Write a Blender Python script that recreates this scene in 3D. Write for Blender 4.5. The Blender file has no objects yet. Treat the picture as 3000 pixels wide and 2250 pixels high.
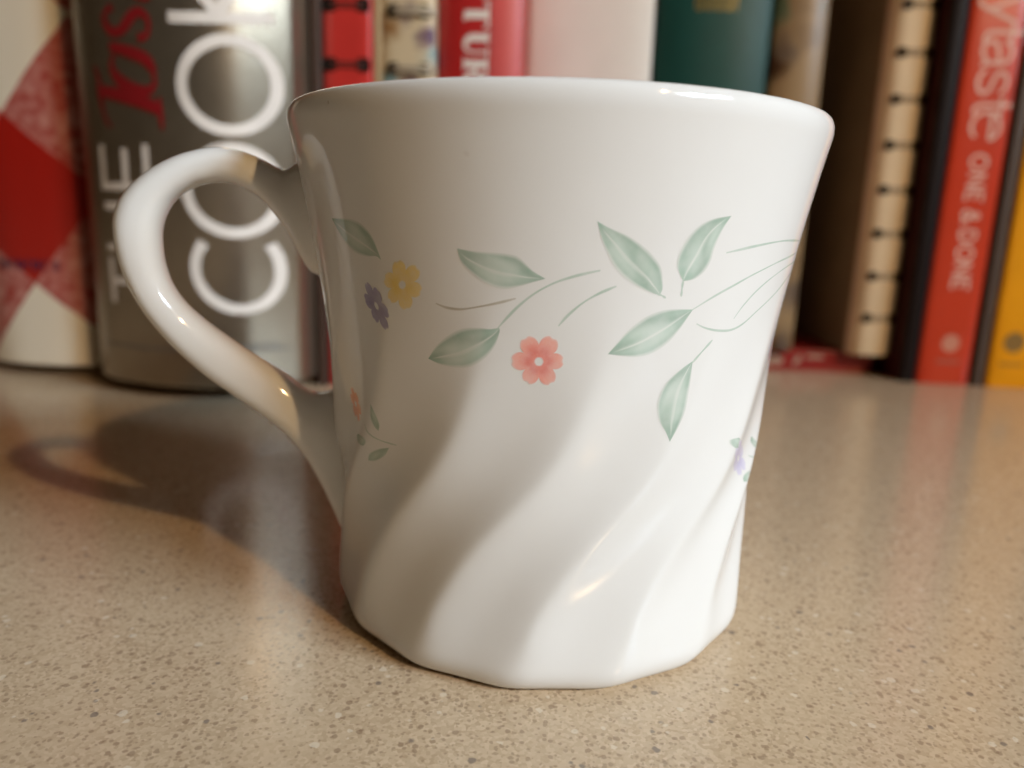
import bpy, math, random
from mathutils import Vector, Matrix

random.seed(7)
MM = 0.001
scene = bpy.context.scene
C = scene.collection

# ------------------------------------------------------------------ camera
CAM_Y, CAM_Z = -136.76, 69.31
PITCH, ROLL, YAW = math.radians(12.456), math.radians(1.881), math.radians(-2.552)
FOCAL = 1652.4 / 2212 * 36
cd = bpy.data.cameras.new('camera')
cam = bpy.data.objects.new('camera', cd)
C.objects.link(cam)
fw = Vector((math.sin(YAW)*math.cos(PITCH), math.cos(YAW)*math.cos(PITCH), -math.sin(PITCH)))
r0 = Vector((math.cos(YAW), -math.sin(YAW), 0))
u0 = r0.cross(fw)
rt = r0*math.cos(ROLL) + u0*math.sin(ROLL)
up = -r0*math.sin(ROLL) + u0*math.cos(ROLL)
cam.matrix_world = Matrix(((rt.x, up.x, -fw.x, 0), (rt.y, up.y, -fw.y, CAM_Y*MM), (rt.z, up.z, -fw.z, CAM_Z*MM), (0, 0, 0, 1)))
cd.sensor_width = 36
cd.lens = FOCAL
cd.clip_start = 0.005
cd.clip_end = 50
cd.dof.use_dof = True
cd.dof.focus_distance = 0.106
cd.dof.aperture_fstop = 12.5
scene.camera = cam

# ------------------------------------------------------------------ world and lights
w = bpy.data.worlds.new('World')
scene.world = w
w.use_nodes = True
bg = w.node_tree.nodes['Background']
bg.inputs[0].default_value = (1.0, 0.70, 0.40, 1)
bg.inputs[1].default_value = 0.03

def direction(az, el):
    a, e = math.radians(az), math.radians(el)
    return Vector((math.cos(a)*math.cos(e), math.sin(a)*math.cos(e), math.sin(e)))

def window_pane(az, el, width, height, power, dist=2.2):
    ld = bpy.data.lights.new('window_light', 'AREA')
    ld.shape = 'RECTANGLE'; ld.size = width; ld.size_y = height
    ld.energy = power; ld.color = (0.68, 0.85, 1.0)
    o = bpy.data.objects.new('window_light', ld); C.objects.link(o)
    d = direction(az, el)
    o.location = d*dist
    o.rotation_euler = (Vector((0, -.07, .03))-o.location).to_track_quat('-Z', 'Z').to_euler()
    ld.spread = math.radians(30)                   # artificially narrowed beam, so the window light fades towards the back right
    return o
window_pane(-35, 28, 0.32, 0.46, 0.88)
window_pane(-24.3, 28, 0.32, 0.46, 0.88)

ld = bpy.data.lights.new('kitchen_lamp', 'POINT')
ld.energy = 39; ld.color = (1.0, 0.65, 0.32); ld.shadow_soft_size = 0.022
o = bpy.data.objects.new('kitchen_lamp', ld); C.objects.link(o)
o.location = direction(-46, 35)*1.6

scene.view_settings.view_transform = 'Standard'
scene.view_settings.look = 'None'
scene.view_settings.exposure = 0
scene.view_settings.gamma = 1
scene.render.engine = 'CYCLES'
scene.cycles.use_denoising = True
scene.cycles.max_bounces = 8
scene.cycles.sample_clamp_indirect = 4

# ------------------------------------------------------------------ helpers
def new_mat(name):
    m = bpy.data.materials.new(name); m.use_nodes = True
    return m, m.node_tree.nodes, m.node_tree.links, m.node_tree.nodes['Principled BSDF']

def srgb(r, g, b):
    f = lambda v: (v/255/12.92) if v <= 10 else ((v/255+0.055)/1.055)**2.4
    return (f(r), f(g), f(b), 1)

def paper_mat(name, col, rough=0.45, spec=0.5, var=0.06, scale=60, coat=0.0, bump=0.0, metallic=0.0):
    """printed or cloth cover: colour with a faint grain"""
    m, N, L, b = new_mat(name)
    tc = N.new('ShaderNodeTexCoord')
    n = N.new('ShaderNodeTexNoise'); n.inputs['Scale'].default_value = scale; n.inputs['Detail'].default_value = 6
    L.new(tc.outputs['Object'], n.inputs['Vector'])
    mr = N.new('ShaderNodeMapRange'); mr.inputs[1].default_value = .25; mr.inputs[2].default_value = .75
    mr.inputs[3].default_value = 1-var*2; mr.inputs[4].default_value = 1+var
    L.new(n.outputs['Fac'], mr.inputs[0])
    mx = N.new('ShaderNodeMix'); mx.data_type = 'RGBA'; mx.blend_type = 'MULTIPLY'; mx.inputs[0].default_value = 1
    mx.inputs[6].default_value = (*col[:3], 1)
    L.new(mr.outputs[0], mx.inputs[7])
    L.new(mx.outputs[2], b.inputs['Base Color'])
    b.inputs['Roughness'].default_value = rough
    b.inputs['Specular IOR Level'].default_value = spec
    b.inputs['Coat Weight'].default_value = coat
    b.inputs['Coat Roughness'].default_value = 0.12
    b.inputs['Metallic'].default_value = metallic
    if bump:
        bp = N.new('ShaderNodeBump'); bp.inputs['Strength'].default_value = bump; bp.inputs['Distance'].default_value = 0.0002
        n2 = N.new('ShaderNodeTexNoise'); n2.inputs['Scale'].default_value = 1800
        L.new(tc.outputs['Object'], n2.inputs['Vector']); L.new(n2.outputs['Fac'], bp.inputs['Height'])
        L.new(bp.outputs[0], b.inputs['Normal'])
    return m

def mesh(name, verts, faces, mat, parent=None, smooth=True, loc=None, colors=None):
    me = bpy.data.meshes.new(name)
    me.from_pydata([tuple(c*MM for c in v) for v in verts], [], faces)
    if colors:
        at = me.color_attributes.new('print', 'FLOAT_COLOR', 'POINT')
        for i, c in enumerate(colors): at.data[i].color = (*c[:3], 1)
    if smooth:
        me.shade_smooth()
    me.materials.append(mat)
    me.update()
    o = bpy.data.objects.new(name, me); C.objects.link(o)
    if parent: o.parent = parent
    if loc: o.location = Vector(loc)*MM
    return o

def empty(name, loc, label, cat, group=None):
    o = bpy.data.objects.new(name, None); C.objects.link(o)
    o.empty_display_size = 0.01
    o.location = Vector(loc)*MM
    o['label'] = label; o['category'] = cat
    if group: o['group'] = group
    return o

def prism(poly, z0, z1):
    """closed xy outline swept up from z0 to z1"""
    n = len(poly)
    v = [(x, y, z0) for x, y in poly] + [(x, y, z1) for x, y in poly]
    f = [(i, (i+1) % n, n+(i+1) % n, n+i) for i in range(n)]
    f.append(tuple(range(n-1, -1, -1))); f.append(tuple(range(n, 2*n)))
    return v, f

def bevel(o, width, seg=2, angle=35):
    m = o.modifiers.new('bevel', 'BEVEL'); m.width = width*MM; m.segments = seg
    m.limit_method = 'ANGLE'; m.angle_limit = math.radians(angle)
    m.harden_normals = False
    return o

def rbox(name, x0, x1, y0, y1, z0, z1, mat, parent=None, bev=0.4):
    v, f = prism([(x0, y0), (x1, y0), (x1, y1), (x0, y1)], z0, z1)
    o = mesh(name, v, f, mat, parent, smooth=False)
    return bevel(o, bev) if bev else o

def catmull(P, t):
    n = len(P)-1
    x = min(max(t, 0), 1)*n; i = min(int(x), n-1); u = x-i
    p0, p1, p2, p3 = P[max(i-1, 0)], P[i], P[i+1], P[min(i+2, n)]
    return tuple(0.5*((2*b)+(-a+c)*u+(2*a-5*b+4*c-d)*u*u+(-a+3*b-3*c+d)*u**3) for a, b, c, d in zip(p0, p1, p2, p3))

# ------------------------------------------------------------------ materials
def quartz_mat():
    m, N, L, b = new_mat('quartz')
    tc = N.new('ShaderNodeTexCoord')
    def math_(op, a, bb=None, clamp=False):
        n = N.new('ShaderNodeMath'); n.operation = op; n.use_clamp = clamp
        for k, s in enumerate((a, bb)):
            if s is None: continue
            if isinstance(s, (int, float)): n.inputs[k].default_value = s
            else: L.new(s, n.inputs[k])
        return n.outputs[0]
    def vor(scale, off):
        mp = N.new('ShaderNodeMapping'); mp.inputs['Location'].default_value = (off, off*.7, 0.05)
        wn = N.new('ShaderNodeTexNoise'); wn.inputs['Scale'].default_value = 1300; wn.inputs['Detail'].default_value = 2
        L.new(tc.outputs['Object'], wn.inputs['Vector'])
        mv = N.new('ShaderNodeVectorMath'); mv.operation = 'MULTIPLY_ADD'
        mv.inputs[1].default_value = (.0006, .0006, 0); L.new(wn.outputs['Color'], mv.inputs[0]); L.new(tc.outputs['Object'], mv.inputs[2])
        L.new(mv.outputs[0], mp.inputs[0])
        v = N.new('ShaderNodeTexVoronoi'); v.inputs['Scale'].default_value = scale
        L.new(mp.outputs[0], v.inputs['Vector'])
        sp = N.new('ShaderNodeSeparateColor'); L.new(v.outputs['Color'], sp.inputs[0])
        return v.outputs['Distance'], sp
    def mix(f, a, bb):
        n = N.new('ShaderNodeMix'); n.data_type = 'RGBA'
        L.new(f, n.inputs[0])
        for k, s in ((6, a), (7, bb)):
            if isinstance(s, tuple): n.inputs[k].default_value = s
            else: L.new(s, n.inputs[k])
        return n.outputs[2]
    def spots(scale, off, share, radius):
        dist, sp = vor(scale, off)
        pick = math_('LESS_THAN', sp.outputs[0], share)
        rad = math_('MULTIPLY', math_('ADD', sp.outputs[1], .5), radius)
        soft = math_('MULTIPLY', math_('SUBTRACT', rad, dist), 7.0, True)
        return math_('MULTIPLY', pick, soft)
    # base: pressed grains of slightly different beige
    d0, s0 = vor(1750, .0)
    base = N.new('ShaderNodeValToRGB')
    cr = base.color_ramp
    cr.elements[0].color = (.43, .312, .195, 1); cr.elements[1].color = (.72, .58, .41, 1)
    e = cr.elements.new(.5); e.color = (.585, .45, .305, 1)
    L.new(s0.outputs[2], base.inputs[0])
    big = N.new('ShaderNodeTexNoise'); big.inputs['Scale'].default_value = 38; big.inputs['Detail'].default_value = 3
    L.new(tc.outputs['Object'], big.inputs['Vector'])
    flat = (.575, .44, .295, 1)
    col = mix(math_('MULTIPLY', big.outputs['Fac'], 1.05, True), base.outputs[0], flat)
    col = mix(math_('MULTIPLY', spots(1400, .3, .34, .42), .52), col, (.27, .18, .11, 1))
    col = mix(math_('MULTIPLY', spots(1000, .9, .17, .42), .60), col, (.26, .17, .105, 1))
    col = mix(math_('MULTIPLY', spots(700, 1.7, .04, .36), .68), col, (.14, .115, .105, 1))
    col = mix(math_('MULTIPLY', spots(780, 2.9, .05, .40), .58), col, (.80, .72, .58, 1))
    L.new(col, b.inputs['Base Color'])
    rn = N.new('ShaderNodeTexNoise'); rn.inputs['Scale'].default_value = 500; L.new(tc.outputs['Object'], rn.inputs['Vector'])
    mr = N.new('ShaderNodeMapRange'); mr.inputs[3].default_value = .13; mr.inputs[4].default_value = .20
    L.new(rn.outputs['Fac'], mr.inputs[0]); L.new(mr.outputs[0], b.inputs['Roughness'])
    b.inputs['IOR'].default_value = 1.5
    return m

def porcelain_mat():
    m, N, L, b = new_mat('porcelain')
    tc = N.new('ShaderNodeTexCoord')
    n = N.new('ShaderNodeTexNoise'); n.inputs['Scale'].default_value = 25; n.inputs['Detail'].default_value = 4
    L.new(tc.outputs['Object'], n.inputs['Vector'])
    r = N.new('ShaderNodeValToRGB')
    r.color_ramp.elements[0].position = .3; r.color_ramp.elements[0].color = (.775, .77, .75, 1)
    r.color_ramp.elements[1].position = .7; r.color_ramp.elements[1].color = (.80, .795, .775, 1)
    L.new(n.outputs['Fac'], r.inputs[0]); L.new(r.outputs[0], b.inputs['Base Color'])
    b.inputs['Roughness'].default_value = .06
    b.inputs['IOR'].default_value = 1.52
    bp = N.new('ShaderNodeBump'); bp.inputs['Strength'].default_value = .12; bp.inputs['Distance'].default_value = .0004
    n2 = N.new('ShaderNodeTexNoise'); n2.inputs['Scale'].default_value = 120; n2.inputs['Detail'].default_value = 1
    L.new(tc.outputs['Object'], n2.inputs['Vector']); L.new(n2.outputs['Fac'], bp.inputs['Height'])
    L.new(bp.outputs[0], b.inputs['Normal'])
    return m

def print_mat():
    m, N, L, b = new_mat('glazed_print')
    a = N.new('ShaderNodeAttribute'); a.attribute_name = 'print'
    tc = N.new('ShaderNodeTexCoord')
    n = N.new('ShaderNodeTexNoise'); n.inputs['Scale'].default_value = 420; n.inputs['Detail'].default_value = 3
    L.new(tc.outputs['Object'], n.inputs['Vector'])
    mr = N.new('ShaderNodeMapRange'); mr.inputs[1].default_value = .3; mr.inputs[2].default_value = .7
    mr.inputs[3].default_value = 0; mr.inputs[4].default_value = .26
    L.new(n.outputs['Fac'], mr.inputs[0])
    mx = N.new('ShaderNodeMix'); mx.data_type = 'RGBA'
    L.new(mr.outputs[0], mx.inputs[0]); L.new(a.outputs['Color'], mx.inputs[6]); mx.inputs[7].default_value = (.80, .785, .76, 1)
    L.new(mx.outputs[2], b.inputs['Base Color'])
    b.inputs['Roughness'].default_value = .09
    return m

M_PORC = porcelain_mat()
M_PRINT = print_mat()

# ------------------------------------------------------------------ setting
v, f = prism([(-1500, -420), (1500, -420), (1500, 640), (-1500, 640)], -32, 0)
counter = bevel(mesh('countertop', v, f, quartz_mat(), smooth=False), 2)
counter['kind'] = 'structure'
v, f = prism([(-1500, 640.5), (1500, 640.5), (1500, 700), (-1500, 700)], -32, 1400)
wall = mesh('wall', v, f, paper_mat('wall_paint', (.30, .25, .19, 1), .7), smooth=False)
wall['kind'] = 'structure'

# ------------------------------------------------------------------ the mug
H = 85.0
ZN = [0, 6, 14, 24, 36, 48, 60, 70, 78, 82.5, 85]
RN = [37.2, 37.15, 36.85, 37.1, 37.85, 38.65, 39.9, 41.54, 43.1, 44.1, 44.75]
FLUTES, PHASE = 15, -117.0
TW = [(0, -4), (6, 0), (12, 3), (16, 6.2), (24, 14.5), (30, 22.5), (37, 30.2), (43, 34.2), (50, 37.5), (60, 41), (70, 44)]

def _spline(xs, ys):
    n = len(xs); h = [xs[i+1]-xs[i] for i in range(n-1)]
    a = [0]*n; l = [1]*n; mu = [0]*n; z = [0]*n
    for i in range(1, n-1):
        a = 3*((ys[i+1]-ys[i])/h[i]-(ys[i]-ys[i-1])/h[i-1])
        l[i] = 2*(xs[i+1]-xs[i-1])-h[i-1]*mu[i-1]; mu[i] = h[i]/l[i]; z[i] = (a-h[i-1]*z[i-1])/l[i]
    c = [0]*n
    for j in range(n-2, -1, -1): c[j] = z[j]-mu[j]*c[j+1]
    def ev(x):
        i = 0
        while i < n-2 and x > xs[i+1]: i += 1
        t = x-xs[i]
        b = (ys[i+1]-ys[i])/h[i]-h[i]*(c[i+1]+2*c[i])/3
        return ys[i]+b*t+c[i]*t*t+(c[i+1]-c[i])/(3*h[i])*t**3
    return ev
r_out = _spline(ZN, RN)
twist = _spline([t[0] for t in TW], [t[1] for t in TW])

def smooth01(x):
    x = min(max(x, 0), 1); return x*x*(3-2*x)

def flute(thdeg, z):
    amp = .95*(1-smooth01((z-32)/32))*(.62+.38*smooth01(z/14))
    if amp <= 0: return 0
    s = abs(math.sin(math.radians((thdeg-PHASE-twist(z))*FLUTES/2)))
    e = .24+.50*(1-smooth01(z/10))
    g = (math.sqrt(s*s+e*e)-e)/(math.sqrt(1+e*e)-e)
    return -amp*g

def outer(thdeg, z, off=0.0):
    r = r_out(z)+flute(thdeg, z)+off
    a = math.radians(thdeg)
    return (r*math.cos(a), r*math.sin(a), z)

mug = empty('mug', (0, 0, 0), 'white glazed mug with swirled fluted sides and a floral print, standing on the speckled counter', 'mug')

def build_body():
    NS = 600
    rows = []
    # each row: function of theta -> (r, z)
    rows.append(lambda t: (0.0, 1.2)); rows.append(lambda t: (26.0, 1.2)); rows.append(lambda t: (28.0, .9))
    rows.append(lambda t: (28.8, .1)); rows.append(lambda t: (30.6, 0)); rows.append(lambda t: (31.6, .1))
    K = 9
    for k in range(K):                                   # rounded bottom corner
        q = k/K*math.pi/2
        zz = .22+4.1*(1-math.cos(q)); dr = 2.7*(1-math.sin(q))
        rows.append(lambda t, zz=zz, dr=dr: (r_out(zz)+flute(t, zz)*(1-dr/14)-dr, zz))
    z = 4.4
    while z < 81.4:
        rows.append(lambda t, z=z: (r_out(z)+flute(t, z), z)); z += .55
    for k in range(15):                                  # softly rounded lip
        q = k/14*math.pi/2
        rows.append(lambda t, q=q: (r_out(81.6+3.4*math.sin(q))-1.9*(1-math.cos(q)), 81.6+3.4*math.sin(q)))
    for k in range(1, 7):
        q = k/6*math.pi/2
        rows.append(lambda t, q=q: (r_out(85)-1.9-1.5*math.sin(q), 83.4+1.6*math.cos(q)))
    for z in (80, 76, 70, 62, 54, 46, 38, 30, 22, 16):
        rows.append(lambda t, z=z: (r_out(z)-3.1, z))
    for k in range(1, 7):
        q = k/6*math.pi/2
        rows.append(lambda t, q=q: (r_out(14)-3.1-9*(1-math.cos(q)), 14-9.5*math.sin(q)))
    rows.append(lambda t: (10, 4.3)); rows.append(lambda t: (0, 4.3))
    vs, fs = [], []
    idx = []
    for i, fn in enumerate(rows):
        if fn(0)[0] == 0:
            idx.append([len(vs)]); vs.append((0, 0, fn(0)[1])); continue
        ring = []
        for k in range(NS):
            t = 360*k/NS; r, z = fn(t); a = math.radians(t)
            ring.append(len(vs)); vs.append((r*math.cos(a), r*math.sin(a), z))
        idx.append(ring)
    for a, b in zip(idx[:-1], idx[1:]):
        for k in range(NS):
            k2 = (k+1) % NS
            if len(a) == 1: fs.append((a[0], b[k2], b[k]))
            elif len(b) == 1: fs.append((a[k], a[k2], b[0]))
            else: fs.append((a[k], a[k2], b[k2], b[k]))
    return mesh('body', vs, fs, M_PORC, mug)
build_body()

# handle: stations of (outer, inner) points in the handle plane, (radius, height) in mm
HANDLE_AZ = 12
HS = [((41.11, 77.21), (38.14, 57.5)), ((42.71, 76.64), (40.05, 58.42)), ((44.43, 75.58), (41.22, 59.04)), ((45.84, 75.54), (42.39, 60.74)),
      ((47.57, 76.42), (43.79, 63.72)), ((49.86, 77.42), (45.84, 67.15)), ((52.61, 78.22), (48.99, 70.71)), ((55.72, 78.37), (53.28, 72.78)),
      ((59.65, 77.49), (57.29, 72.59)), ((63.51, 75.82), (60.21, 71.39)), ((67.3, 73.19), (62.48, 69.52)), ((70.08, 70.19), (63.85, 67.2)),
      ((71.48, 66.95), (64.54, 64.87)), ((71.66, 63.59), (64.65, 62.32)), ((71.13, 59.79), (64.42, 59.67)), ((69.73, 55.46), (63.51, 56.36)),
      ((67.3, 50.84), (61.57, 53.31)), ((63.62, 45.97), (58.52, 50.31)), ((58.97, 41.3), (53.83, 46.64)), ((53.94, 37.37), (49.32, 43.44)),
      ((49.54, 33.9), (45.62, 41.0)), ((46.05, 30.65), (43.04, 38.97)), ((43.04, 26.76), (41.22, 37.99)), ((40.37, 21.6), (39.41, 38.08)),
      ((38.14, 16.23), (38.25, 38.35)), ((36.56, 12.33), (37.19, 39.25)), ((34.57, 10.82), (35.62, 40.38))]
HW = [5.8, 5.3, 4.9, 4.55, 4.3, 4.2, 4.15, 4.1, 4.1, 4.1, 4.1, 4.1, 4.1, 4.1, 4.1, 4.1, 4.1, 4.1, 4.15, 4.2, 4.25, 4.3, 4.3, 4.2, 4.0, 3.8, 3.6]
def build_handle():
    a = math.radians(HANDLE_AZ)
    e = Vector((-math.cos(a), -math.sin(a), 0)); n = Vector((-math.sin(a), math.cos(a), 0))
    P = [(*o_, *i_, w_) for (o_, i_), w_ in zip(HS, HW)]
    NT, NC = 150, 36
    vs, fs = [], []
    for k in range(NT+1):
        ou, oz, iu, iz, b = catmull(P, k/NT)
        cu, cz, hu, hz = (ou+iu)/2, (oz+iz)/2, (ou-iu)/2, (oz-iz)/2
        for j in range(NC):
            q = 2*math.pi*j/NC
            c_, s_ = math.cos(q), math.sin(q)
            pw = .82
            c2 = math.copysign(abs(c_)**pw, c_); s2 = math.copysign(abs(s_)**pw, s_)
            p = e*(cu+hu*c2)+n*(b*s2)
            vs.append((p.x, p.y, cz+hz*c2))
    for k in range(NT):
        for j in range(NC):
            j2 = (j+1) % NC
            fs.append((k*NC+j, k*NC+j2, (k+1)*NC+j2, (k+1)*NC+j))
    fs.append(tuple(range(NC-1, -1, -1))); fs.append(tuple(range(NT*NC, NT*NC+NC)))
    o = mesh('handle', vs, fs, M_PORC, mug)
    return o
build_handle()

# printed decoration: coordinates are (angle round the mug in degrees, height in mm)
DECAL_LEAVES=[[[[-124.53,62.77],[-125.92,65.44],[-127.63,66.86],[-130.31,67.87],[-134.43,68.12],[-139.57,68.03]],[[-124.53,62.77],[-125.81,63.22],[-128.81,63.09],[-132.76,63.53],[-135.9,64.95],[-138.18,66.6],[-139.57,68.03]]],[[[-90.78,61.64],[-93.03,62.59],[-94.6,63.62],[-95.93,64.35],[-98.14,64.6],[-100.83,64.67],[-103.81,64.73],[-106.98,64.94]],[[-90.78,61.64],[-92.97,61.11],[-95.42,60.49],[-98.15,60.08],[-100.46,60.31],[-102.79,61.1],[-104.88,62.2],[-106.49,63.4],[-106.98,64.94]]],[[[-99.19,55.02],[-101.0,54.81],[-103.46,54.85],[-106.75,54.51],[-109.98,53.32],[-112.85,51.61],[-114.72,49.84]],[[-99.19,55.02],[-99.07,54.4],[-100.03,52.54],[-102.0,50.77],[-105.09,49.41],[-108.27,49.08],[-112.13,49.26],[-114.72,49.84]]],[[[-69.12,59.89],[-68.65,60.62],[-68.96,61.89],[-69.71,63.47],[-71.75,65.01],[-74.38,66.35],[-77.04,67.36],[-80.46,68.26],[-82.36,68.89]],[[-69.12,59.89],[-70.42,60.0],[-72.77,60.6],[-75.82,61.68],[-78.39,63.21],[-80.24,65.18],[-81.59,67.12],[-82.36,68.89]]],[[[-64.58,61.66],[-66.37,63.33],[-66.62,64.75],[-65.93,66.32],[-64.56,67.88],[-62.59,69.07],[-60.07,69.73],[-56.42,70.11]],[[-64.58,61.66],[-62.14,61.89],[-60.17,62.86],[-59.12,64.15],[-58.85,65.75],[-58.45,67.02],[-57.6,68.61],[-56.42,70.11]]],[[[-61.18,57.86],[-64.93,57.99],[-68.39,57.78],[-71.55,56.9],[-74.28,55.43],[-76.68,53.45],[-78.2,52.04]],[[-61.18,57.86],[-62.05,56.79],[-63.37,55.31],[-65.5,53.5],[-68.52,52.13],[-71.59,51.59],[-75.18,51.7],[-78.2,52.04]]],[[[-59.12,50.69],[-61.99,49.51],[-64.92,47.67],[-66.2,45.11],[-65.39,42.44],[-63.6,40.67],[-62.42,39.25]],[[-59.12,50.69],[-58.98,48.73],[-59.07,46.09],[-59.46,43.45],[-60.78,41.17],[-62.42,39.25]]],[[[-130.49,37.4],[-131.75,38.05],[-132.56,39.37],[-132.14,41.45]],[[-130.49,37.4],[-129.83,38.57],[-130.7,40.11],[-132.14,41.45]]],[[[-136.67,34.14],[-139.65,34.2],[-140.54,35.13],[-139.27,35.6]],[[-136.67,34.14],[-135.23,34.95],[-135.94,35.7],[-139.27,35.6]]],[[[-135.69,31.88],[-134.83,33.16],[-131.44,34.41],[-127.89,35.07]],[[-135.69,31.88],[-133.1,32.16],[-129.59,33.54],[-127.89,35.07]]],[[[-38.45,35.56],[-41.81,36.69],[-42.22,37.55],[-38.78,37.49]],[[-38.45,35.56],[-36.32,35.75],[-36.56,36.69],[-38.78,37.49]]],[[[-28.02,28.38],[-28.33,29.4],[-24.72,29.72],[-17.48,28.46]],[[-28.02,28.38],[-20.57,27.07],[-17.41,27.45],[-17.48,28.46]]],[[[-21.15,33.09],[-24.5,34.56],[-24.17,35.46]],[[-21.15,33.09],[-17.37,33.13],[-24.17,35.46]]]]
DECAL_STEMS=[[[[-112.1,57.61],[-109.74,57.16],[-106.63,57.12],[-102.9,57.65],[-99.32,58.28],[-96.07,58.96]],0.28,1],[[[-99.44,54.96],[-97.66,56.41],[-95.37,58.11],[-92.47,59.79],[-89.19,61.13],[-85.94,61.99],[-83.34,62.51],[-81.05,62.89]],0.3,0],[[[-88.01,55.59],[-86.29,57.08],[-83.71,58.73],[-80.89,59.97],[-77.8,60.95]],0.3,0],[[[-69.66,59.97],[-68.72,59.81],[-67.73,59.45]],0.25,0],[[[-64.58,61.74],[-64.53,60.77],[-64.41,59.63]],0.3,0],[[[-61.31,57.81],[-56.78,59.45],[-52.19,60.79],[-45.07,62.53],[-35.15,64.1],[-21.53,65.2]],0.26,0],[[[-49.33,56.25],[-46.89,58.08],[-42.57,60.22],[-36.49,61.99],[-28.56,63.22],[-17.65,63.86]],0.24,0],[[[-59.68,55.9],[-57.25,55.24],[-53.64,54.77],[-49.43,54.68],[-45.48,55.38],[-40.45,57.11],[-33.6,59.16],[-26.16,61.28],[-19.97,62.19]],0.28,0],[[[-55.61,65.36],[-52.07,65.77],[-47.41,66.27],[-40.81,66.77],[-34.01,66.99],[-23.06,66.87]],0.3,0],[[[-54.79,53.51],[-57.44,51.71],[-59.2,50.39]],0.3,0],[[[-135.19,37.9],[-134.39,36.92],[-132.61,36.23],[-129.5,35.86],[-125.33,35.81]],0.2,0],[[[-25.46,32.36],[-17.42,30.38],[-17.51,29.69]],0.18,0]]
DECAL_FLOWERS=[[[-91.42,50.73],[-86.36,50.86],[-91.6,54.25],6,"coral",0.0],[[-119.65,59.69],[-114.61,59.94],[-119.04,63.0],6,"yellow",0.3],[[-127.45,56.32],[-123.71,55.63],[-128.33,59.38],6,"violet",0.0],[[-140.83,40.11],[-137.47,39.91],[-141.78,42.62],6,"orange",0.2],[[-33.42,33.17],[-27.6,31.57],[-35.14,36.35],6,"violet_pale",0.2]]

def lerp(a, b, t): return tuple(x+(y-x)*t for x, y in zip(a, b))
GLAZE = (.80, .785, .76)
G_DARK, G_MID, G_PALE = srgb(122, 152, 133)[:3], srgb(156, 184, 167)[:3], srgb(200, 214, 203)[:3]

def resample(P, n):
    Q = [catmull(P, i/200) for i in range(201)]
    L_ = [0]
    for a, b in zip(Q[:-1], Q[1:]): L_.append(L_[-1]+math.hypot((a[0]-b[0])*.67, a[1]-b[1]))
    out, j = [], 0
    for k in range(n+1):
        s = L_[-1]*k/n
        while j < 199 and L_[j+1] < s: j += 1
        d = L_[j+1]-L_[j]
        out.append(lerp(Q[j], Q[j+1], (s-L_[j])/d if d > 0 else 0))
    return out

def printed_leaf(A, B, seed, small):
    rnd = random.Random(seed)
    n, m_ = (34, 18) if not small else (12, 6)
    A, B = resample(A, n), resample(B, n)
    vs, fs, cs = [], [], []
    ph = rnd.random()*6; vein = .46+.1*rnd.random()
    for i in range(n+1):
        t = i/n
        for j in range(m_+1):
            u = j/m_
            th, z = lerp(A[i], B[i], u)
            vs.append(outer(th, z, .018))
            edge = min(u, 1-u)
            wash = .5+.5*math.sin(2.4*t*math.pi+ph+2.5*u+1.2*math.sin(7*u+4*t+ph))
            c = lerp(G_DARK, G_MID, .35+.65*wash)
            c = lerp(c, G_PALE, .75*smooth01((t-.12)/.3)*smooth01((.92-t)/.3)*smooth01(edge/.30)*(.45+.55*wash))
            if not small:
                vd = abs(u-vein-.05*math.sin(3*t))
                c = lerp(c, (.74, .76, .71), .85*max(0, 1-vd/.06)*smooth01((.97-t)/.15))
            c = lerp(GLAZE, c, .15+.77*smooth01(edge/.13))
            cs.append(c)
    for i in range(n):
        for j in range(m_):
            a = i*(m_+1)+j
            fs.append((a, a+1, a+m_+2, a+m_+1))
    return mesh('printed_leaf', vs, fs, M_PRINT, mug, colors=cs)

def printed_stem(P, wd, brown):
    n = 40
    Q = resample(P, n)
    vs, fs, cs = [], [], []
    col = srgb(176, 168, 150)[:3] if brown else srgb(172, 192, 178)[:3]
    for i in range(n+1):
        a, b = Q[max(i-1, 0)], Q[min(i+1, n)]
        k = math.radians(1)*r_out(Q[i][1])
        dx, dz = (b[0]-a[0])*k, b[1]-a[1]; l = math.hypot(dx, dz) or 1
        nx, nz = -dz/l/k, dx/l
        t = i/n
        h = wd*.55*(.55+.45*math.sin(min(t*5, 1)*1.57)*math.sin(min((1-t)*5, 1)*1.57))*(.85+.25*math.sin(t*9))
        for s, mixc in ((-1, .25), (-.5, 1), (.5, 1), (1, .25)):
            vs.append(outer(Q[i][0]+nx*h*s, Q[i][1]+nz*h*s, .015))
            cs.append(lerp(GLAZE, col, mixc*(.75+.25*math.sin(t*3.1))))
    for i in range(n):
        for j in range(3):
            a = i*4+j; fs.append((a, a+1, a+5, a+4))
    return mesh('printed_stem', vs, fs, M_PRINT, mug, colors=cs)

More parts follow.
